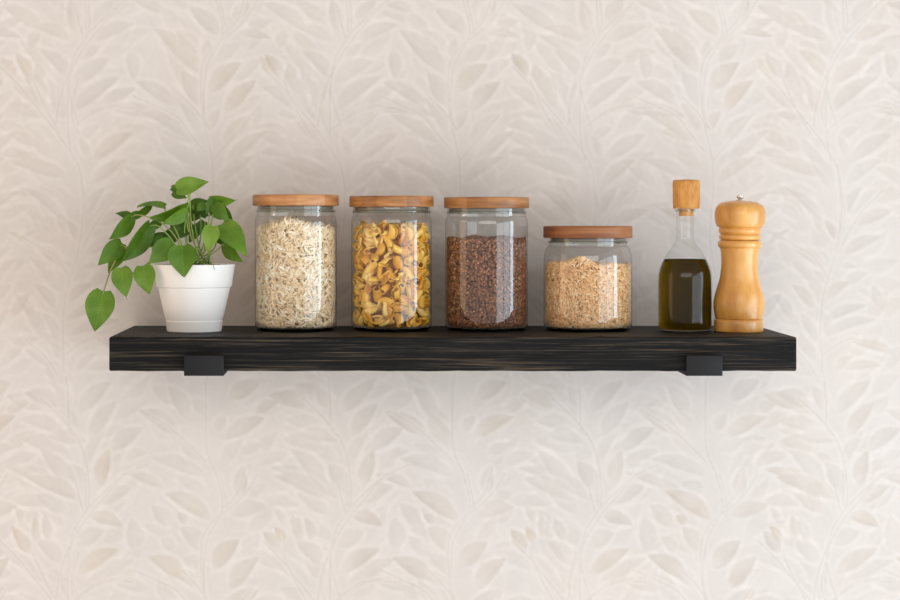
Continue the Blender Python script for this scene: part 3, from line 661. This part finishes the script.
def leaf(bx, by, tx, ty, w, tone=.5, dz=0.0, tilt=0.0, side=1, cup=.18, droop=.12):
    """base and tip given where they show; w = shown width; dz = nearer to the viewer (m); tilt = tip nearer (m)"""
    B = P(bx, by, DP-dz); T_ = P(tx, ty, DP-dz-tilt)
    ax = (T_-B); Ln = ax.length; ax.normalize()
    view = Vector((0, -1, 0)); lat = ax.cross(view).normalized(); nrm = lat.cross(ax).normalized()
    if nrm.y > 0: nrm = -nrm
    w *= 1.10; full = max(w*k, .70*Ln*.82); c_ = min(1, w*k/full); rollA = math.acos(c_)*side
    lat2 = lat*math.cos(rollA)+nrm*math.sin(rollA); nr2 = nrm*math.cos(rollA)-lat*math.sin(rollA)
    base = len(LV); nu, nv = 16, 10
    for i in range(nu+1):
        t = i/nu
        # heart outline: full near the base, drawn-out tip
        hw = .5*full*(math.sin(PI*min(1, (t+.035)/1.035)**.62)**.80)*(1-.25*t**3) if t < 1 else 0
        for j in range(nv+1):
            s = j/nv*2-1
            back = -.10*Ln*max(0, 1-t*4)*(abs(s)**1.2)*1.0+.05*Ln*math.exp(-(t*9)**2)*(1-abs(s))*-1
            fold = cup*abs(s)**1.4*hw
            wave = .035*Ln*math.sin(5.5*t+1.7*s+bx)*abs(s)
            LV.append(B+ax*(t*Ln+back)+lat2*(s*hw)+nr2*(fold+wave-droop*Ln*(t-.5)**2*4*.3+.10*Ln*math.sin(PI*t)*.6))
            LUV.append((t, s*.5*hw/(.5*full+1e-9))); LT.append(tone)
    for i in range(nu):
        for j in range(nv):
            a = base+i*(nv+1)+j; LF.append((a, a+1, a+nv+2, a+nv+1))
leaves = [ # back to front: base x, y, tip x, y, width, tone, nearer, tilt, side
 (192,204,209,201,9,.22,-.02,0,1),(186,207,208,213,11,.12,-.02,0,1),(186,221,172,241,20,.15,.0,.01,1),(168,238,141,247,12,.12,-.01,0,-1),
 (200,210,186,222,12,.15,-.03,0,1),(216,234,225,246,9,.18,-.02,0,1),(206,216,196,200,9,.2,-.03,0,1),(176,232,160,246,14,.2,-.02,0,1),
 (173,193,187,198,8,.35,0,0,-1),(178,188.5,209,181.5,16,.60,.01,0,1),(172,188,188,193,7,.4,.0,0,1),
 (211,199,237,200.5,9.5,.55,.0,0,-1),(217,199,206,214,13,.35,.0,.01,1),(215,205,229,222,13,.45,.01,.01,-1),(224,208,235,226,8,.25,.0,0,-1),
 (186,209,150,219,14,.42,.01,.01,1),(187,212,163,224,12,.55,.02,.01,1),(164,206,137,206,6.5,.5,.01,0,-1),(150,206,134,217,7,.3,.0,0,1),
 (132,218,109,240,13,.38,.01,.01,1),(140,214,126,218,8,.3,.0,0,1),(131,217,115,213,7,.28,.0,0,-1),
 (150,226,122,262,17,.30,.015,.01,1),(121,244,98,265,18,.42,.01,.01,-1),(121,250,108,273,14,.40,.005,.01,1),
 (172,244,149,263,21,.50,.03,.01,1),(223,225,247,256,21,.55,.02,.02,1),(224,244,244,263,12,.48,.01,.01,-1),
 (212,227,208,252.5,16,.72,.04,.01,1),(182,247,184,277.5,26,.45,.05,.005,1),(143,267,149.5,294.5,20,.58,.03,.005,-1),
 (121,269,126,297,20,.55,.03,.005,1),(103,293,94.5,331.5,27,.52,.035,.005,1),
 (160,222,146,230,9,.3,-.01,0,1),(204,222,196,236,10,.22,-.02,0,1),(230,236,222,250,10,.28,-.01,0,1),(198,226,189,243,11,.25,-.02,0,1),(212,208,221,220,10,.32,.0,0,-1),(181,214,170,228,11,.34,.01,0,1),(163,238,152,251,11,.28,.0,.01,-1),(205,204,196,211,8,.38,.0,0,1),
]
for l in leaves: leaf(*l)
LVp = [v-Vector((o_.x, o_.y, SHELF_TOP)) for v in LV]
me = mesh_from('foliage', LVp, LF)
ul = me.uv_layers.new(name='leaf')
for lp in me.loops: ul.data[lp.index].uv = LUV[lp.vertex_index]
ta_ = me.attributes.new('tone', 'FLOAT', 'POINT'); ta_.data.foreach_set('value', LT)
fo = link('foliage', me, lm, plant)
stm = grain_mat('leaf_stalk', [(0, (104, 138, 52)), (.6, (138, 170, 70)), (1, (150, 140, 84))], .5)
SV = []; SF = []
def stalk(pts, r0=.0010, r1=.0006):
    """points: picture x, y, nearer"""
    tube_into(SV, SF, curve_pts([P(x, y, DP-z) for x, y, z in pts], 7), r0, r1)
root = lambda: (random.uniform(186, 211), 266, random.uniform(-.012, .012))
for (x, y, z, mx, my) in [(190,192,.01,191,230),(188,193,.0,194,235),(193,204,-.02,196,235),(212,199,.0,208,232),(217,200,.0,211,228),(215,206,.01,207,235),(188,212,.02,192,240),
    (187,210,.01,185,235),(186,222,.0,188,245),(212,228,.04,209,245),(182,248,.05,186,254),(223,226,.02,216,240),(224,244,.01,215,252),(205,222,-.02,203,244),(192,206,-.02,198,240),
    (171,245,.03,180,252),(216,236,-.02,212,250),(200,212,-.02,200,240),(190,192,.01,188,228),(208,252,.035,209,258)]:
    r0_ = root(); stalk([r0_, (mx+random.uniform(-1, 1), my, z*.6), (x, y, z)])
stalk([(188,266,0),(176,238,.01),(160,222,.01),(140,215,.01),(131,217,.01)])
stalk([(189,266,0),(178,235,.01),(166,212,.01),(163,206,.01)])
stalk([(187,266,.01),(172,240,.02),(158,226,.02),(150,226,.015)])
stalk([(186,266,.02),(168,249,.015),(145,247,.01),(128,247,.01),(121,245,.01)])
stalk([(186,266,.02),(170,252,.02),(150,262,.025),(134,273,.03),(121,270,.03)], .0013, .0008)
stalk([(128,247,.01),(120,252,.012),(110,272,.02),(103,294,.035)], .0012, .0009)
stalk([(170,252,.02),(152,262,.025),(143,268,.03)]); stalk([(126,296,.03),(127,300,.031)], .0006, .0003)
stalk([(208,268,.02),(212,262,.04),(214,268,.046),(215,270,.047)], .0007, .0003); stalk([(202,262,.02),(206,250,.03),(211,256,.04)], .0008, .0005)
link('stems', mesh_from('stems', [v-Vector((o_.x, o_.y, SHELF_TOP)) for v in SV], SF), stm, plant)

# ------------------------------------------------------------------ light
def area(name, loc, rot, sx_, sy_, power, color):
    l = bpy.data.lights.new(name, 'AREA'); l.shape = 'RECTANGLE'; l.size = sx_; l.size_y = sy_; l.energy = power; l.color = color
    o = bpy.data.objects.new(name, l); COL.objects.link(o); o.location = loc; o.rotation_euler = rot; return o
# tall window in the side of the room: facing -x; local x of the light runs along y
WX = 2.0
def pane(y0, y1, z0, z1, rad, color):
    a = abs(y1-y0)*(z1-z0)
    return area('window_daylight', (WX, (y0+y1)/2, (z0+z1)/2), (PI/2, 0, PI/2), abs(y1-y0), z1-z0, rad*a*PI, color)
pane(-.58, -.95, .02, 1.95, 8.0, (.70, .86, 1))
pane(-1.02, -1.9, .02, 1.95, 3.4, (.70, .87, 1))
pane(-2.00, -4.2, .02, 1.95, 2.9, (.80, .92, 1))
# weak warm light added on the left, its source unseen
area('warm_left_fill', (-1.9, -.75, 1.35), (PI/2, 0, -PI/2), .9, 1.7, 1.9*1.25*PI, (1, .60, .32))
# added fill lamps standing in for room bounce, high up and low down
area('upper_room_fill', (.1, -4.6, 2.5), (PI/2-math.radians(16), 0, 0), 4.0, 1.0, 38, (1, .95, .89))
area('lower_room_fill', (.3, -3.6, .35), (PI/2+math.radians(18), 0, 0), 2.4, .9, 12, (1, .965, .96))
w = bpy.data.worlds.new('room_light'); SC.world = w; w.use_nodes = True
bg = w.node_tree.nodes['Background']; bg.inputs[0].default_value = (1.0, .93, .86, 1); bg.inputs[1].default_value = .68
# ambient light made stronger from below, added to lift the lower wall
nt = w.node_tree; tcw = nt.nodes.new('ShaderNodeTexCoord'); sw = nt.nodes.new('ShaderNodeSeparateXYZ'); nt.links.new(tcw.outputs['Generated'], sw.inputs[0])
rw = ramp(nt, [(0, (1.45, 1.37, 1.30, 1)), (.5, (1.0, .93, .86, 1)), (1, (.62, .56, .50, 1))]); mw_ = N(nt, 'ShaderNodeMath', operation='MULTIPLY_ADD'); nt.links.new(sw.outputs['Z'], mw_.inputs[0]); mw_.inputs[1].default_value = .5; mw_.inputs[2].default_value = .5
nt.links.new(mw_.outputs[0], rw.inputs[0]); nt.links.new(rw.outputs[0], bg.inputs[0])

# ------------------------------------------------------------------ camera
cam = bpy.data.cameras.new('camera'); co_ = bpy.data.objects.new('camera', cam); COL.objects.link(co_)
co_.location = (0, -WALL, CZ); co_.rotation_euler = (PI/2, 0, 0)
cam.sensor_width = 36; cam.lens = F/900*36; cam.shift_x = (450-HX)/900; cam.shift_y = -(300-HY)/900; cam.clip_start = .05
SC.camera = co_
SC.view_settings.view_transform = 'Standard'; SC.view_settings.look = 'None'; SC.view_settings.exposure = .05
SC.cycles.use_denoising = True; SC.cycles.max_bounces = 14; SC.cycles.transparent_max_bounces = 24; SC.cycles.transmission_bounces = 12
SC.cycles.sample_clamp_indirect = 6
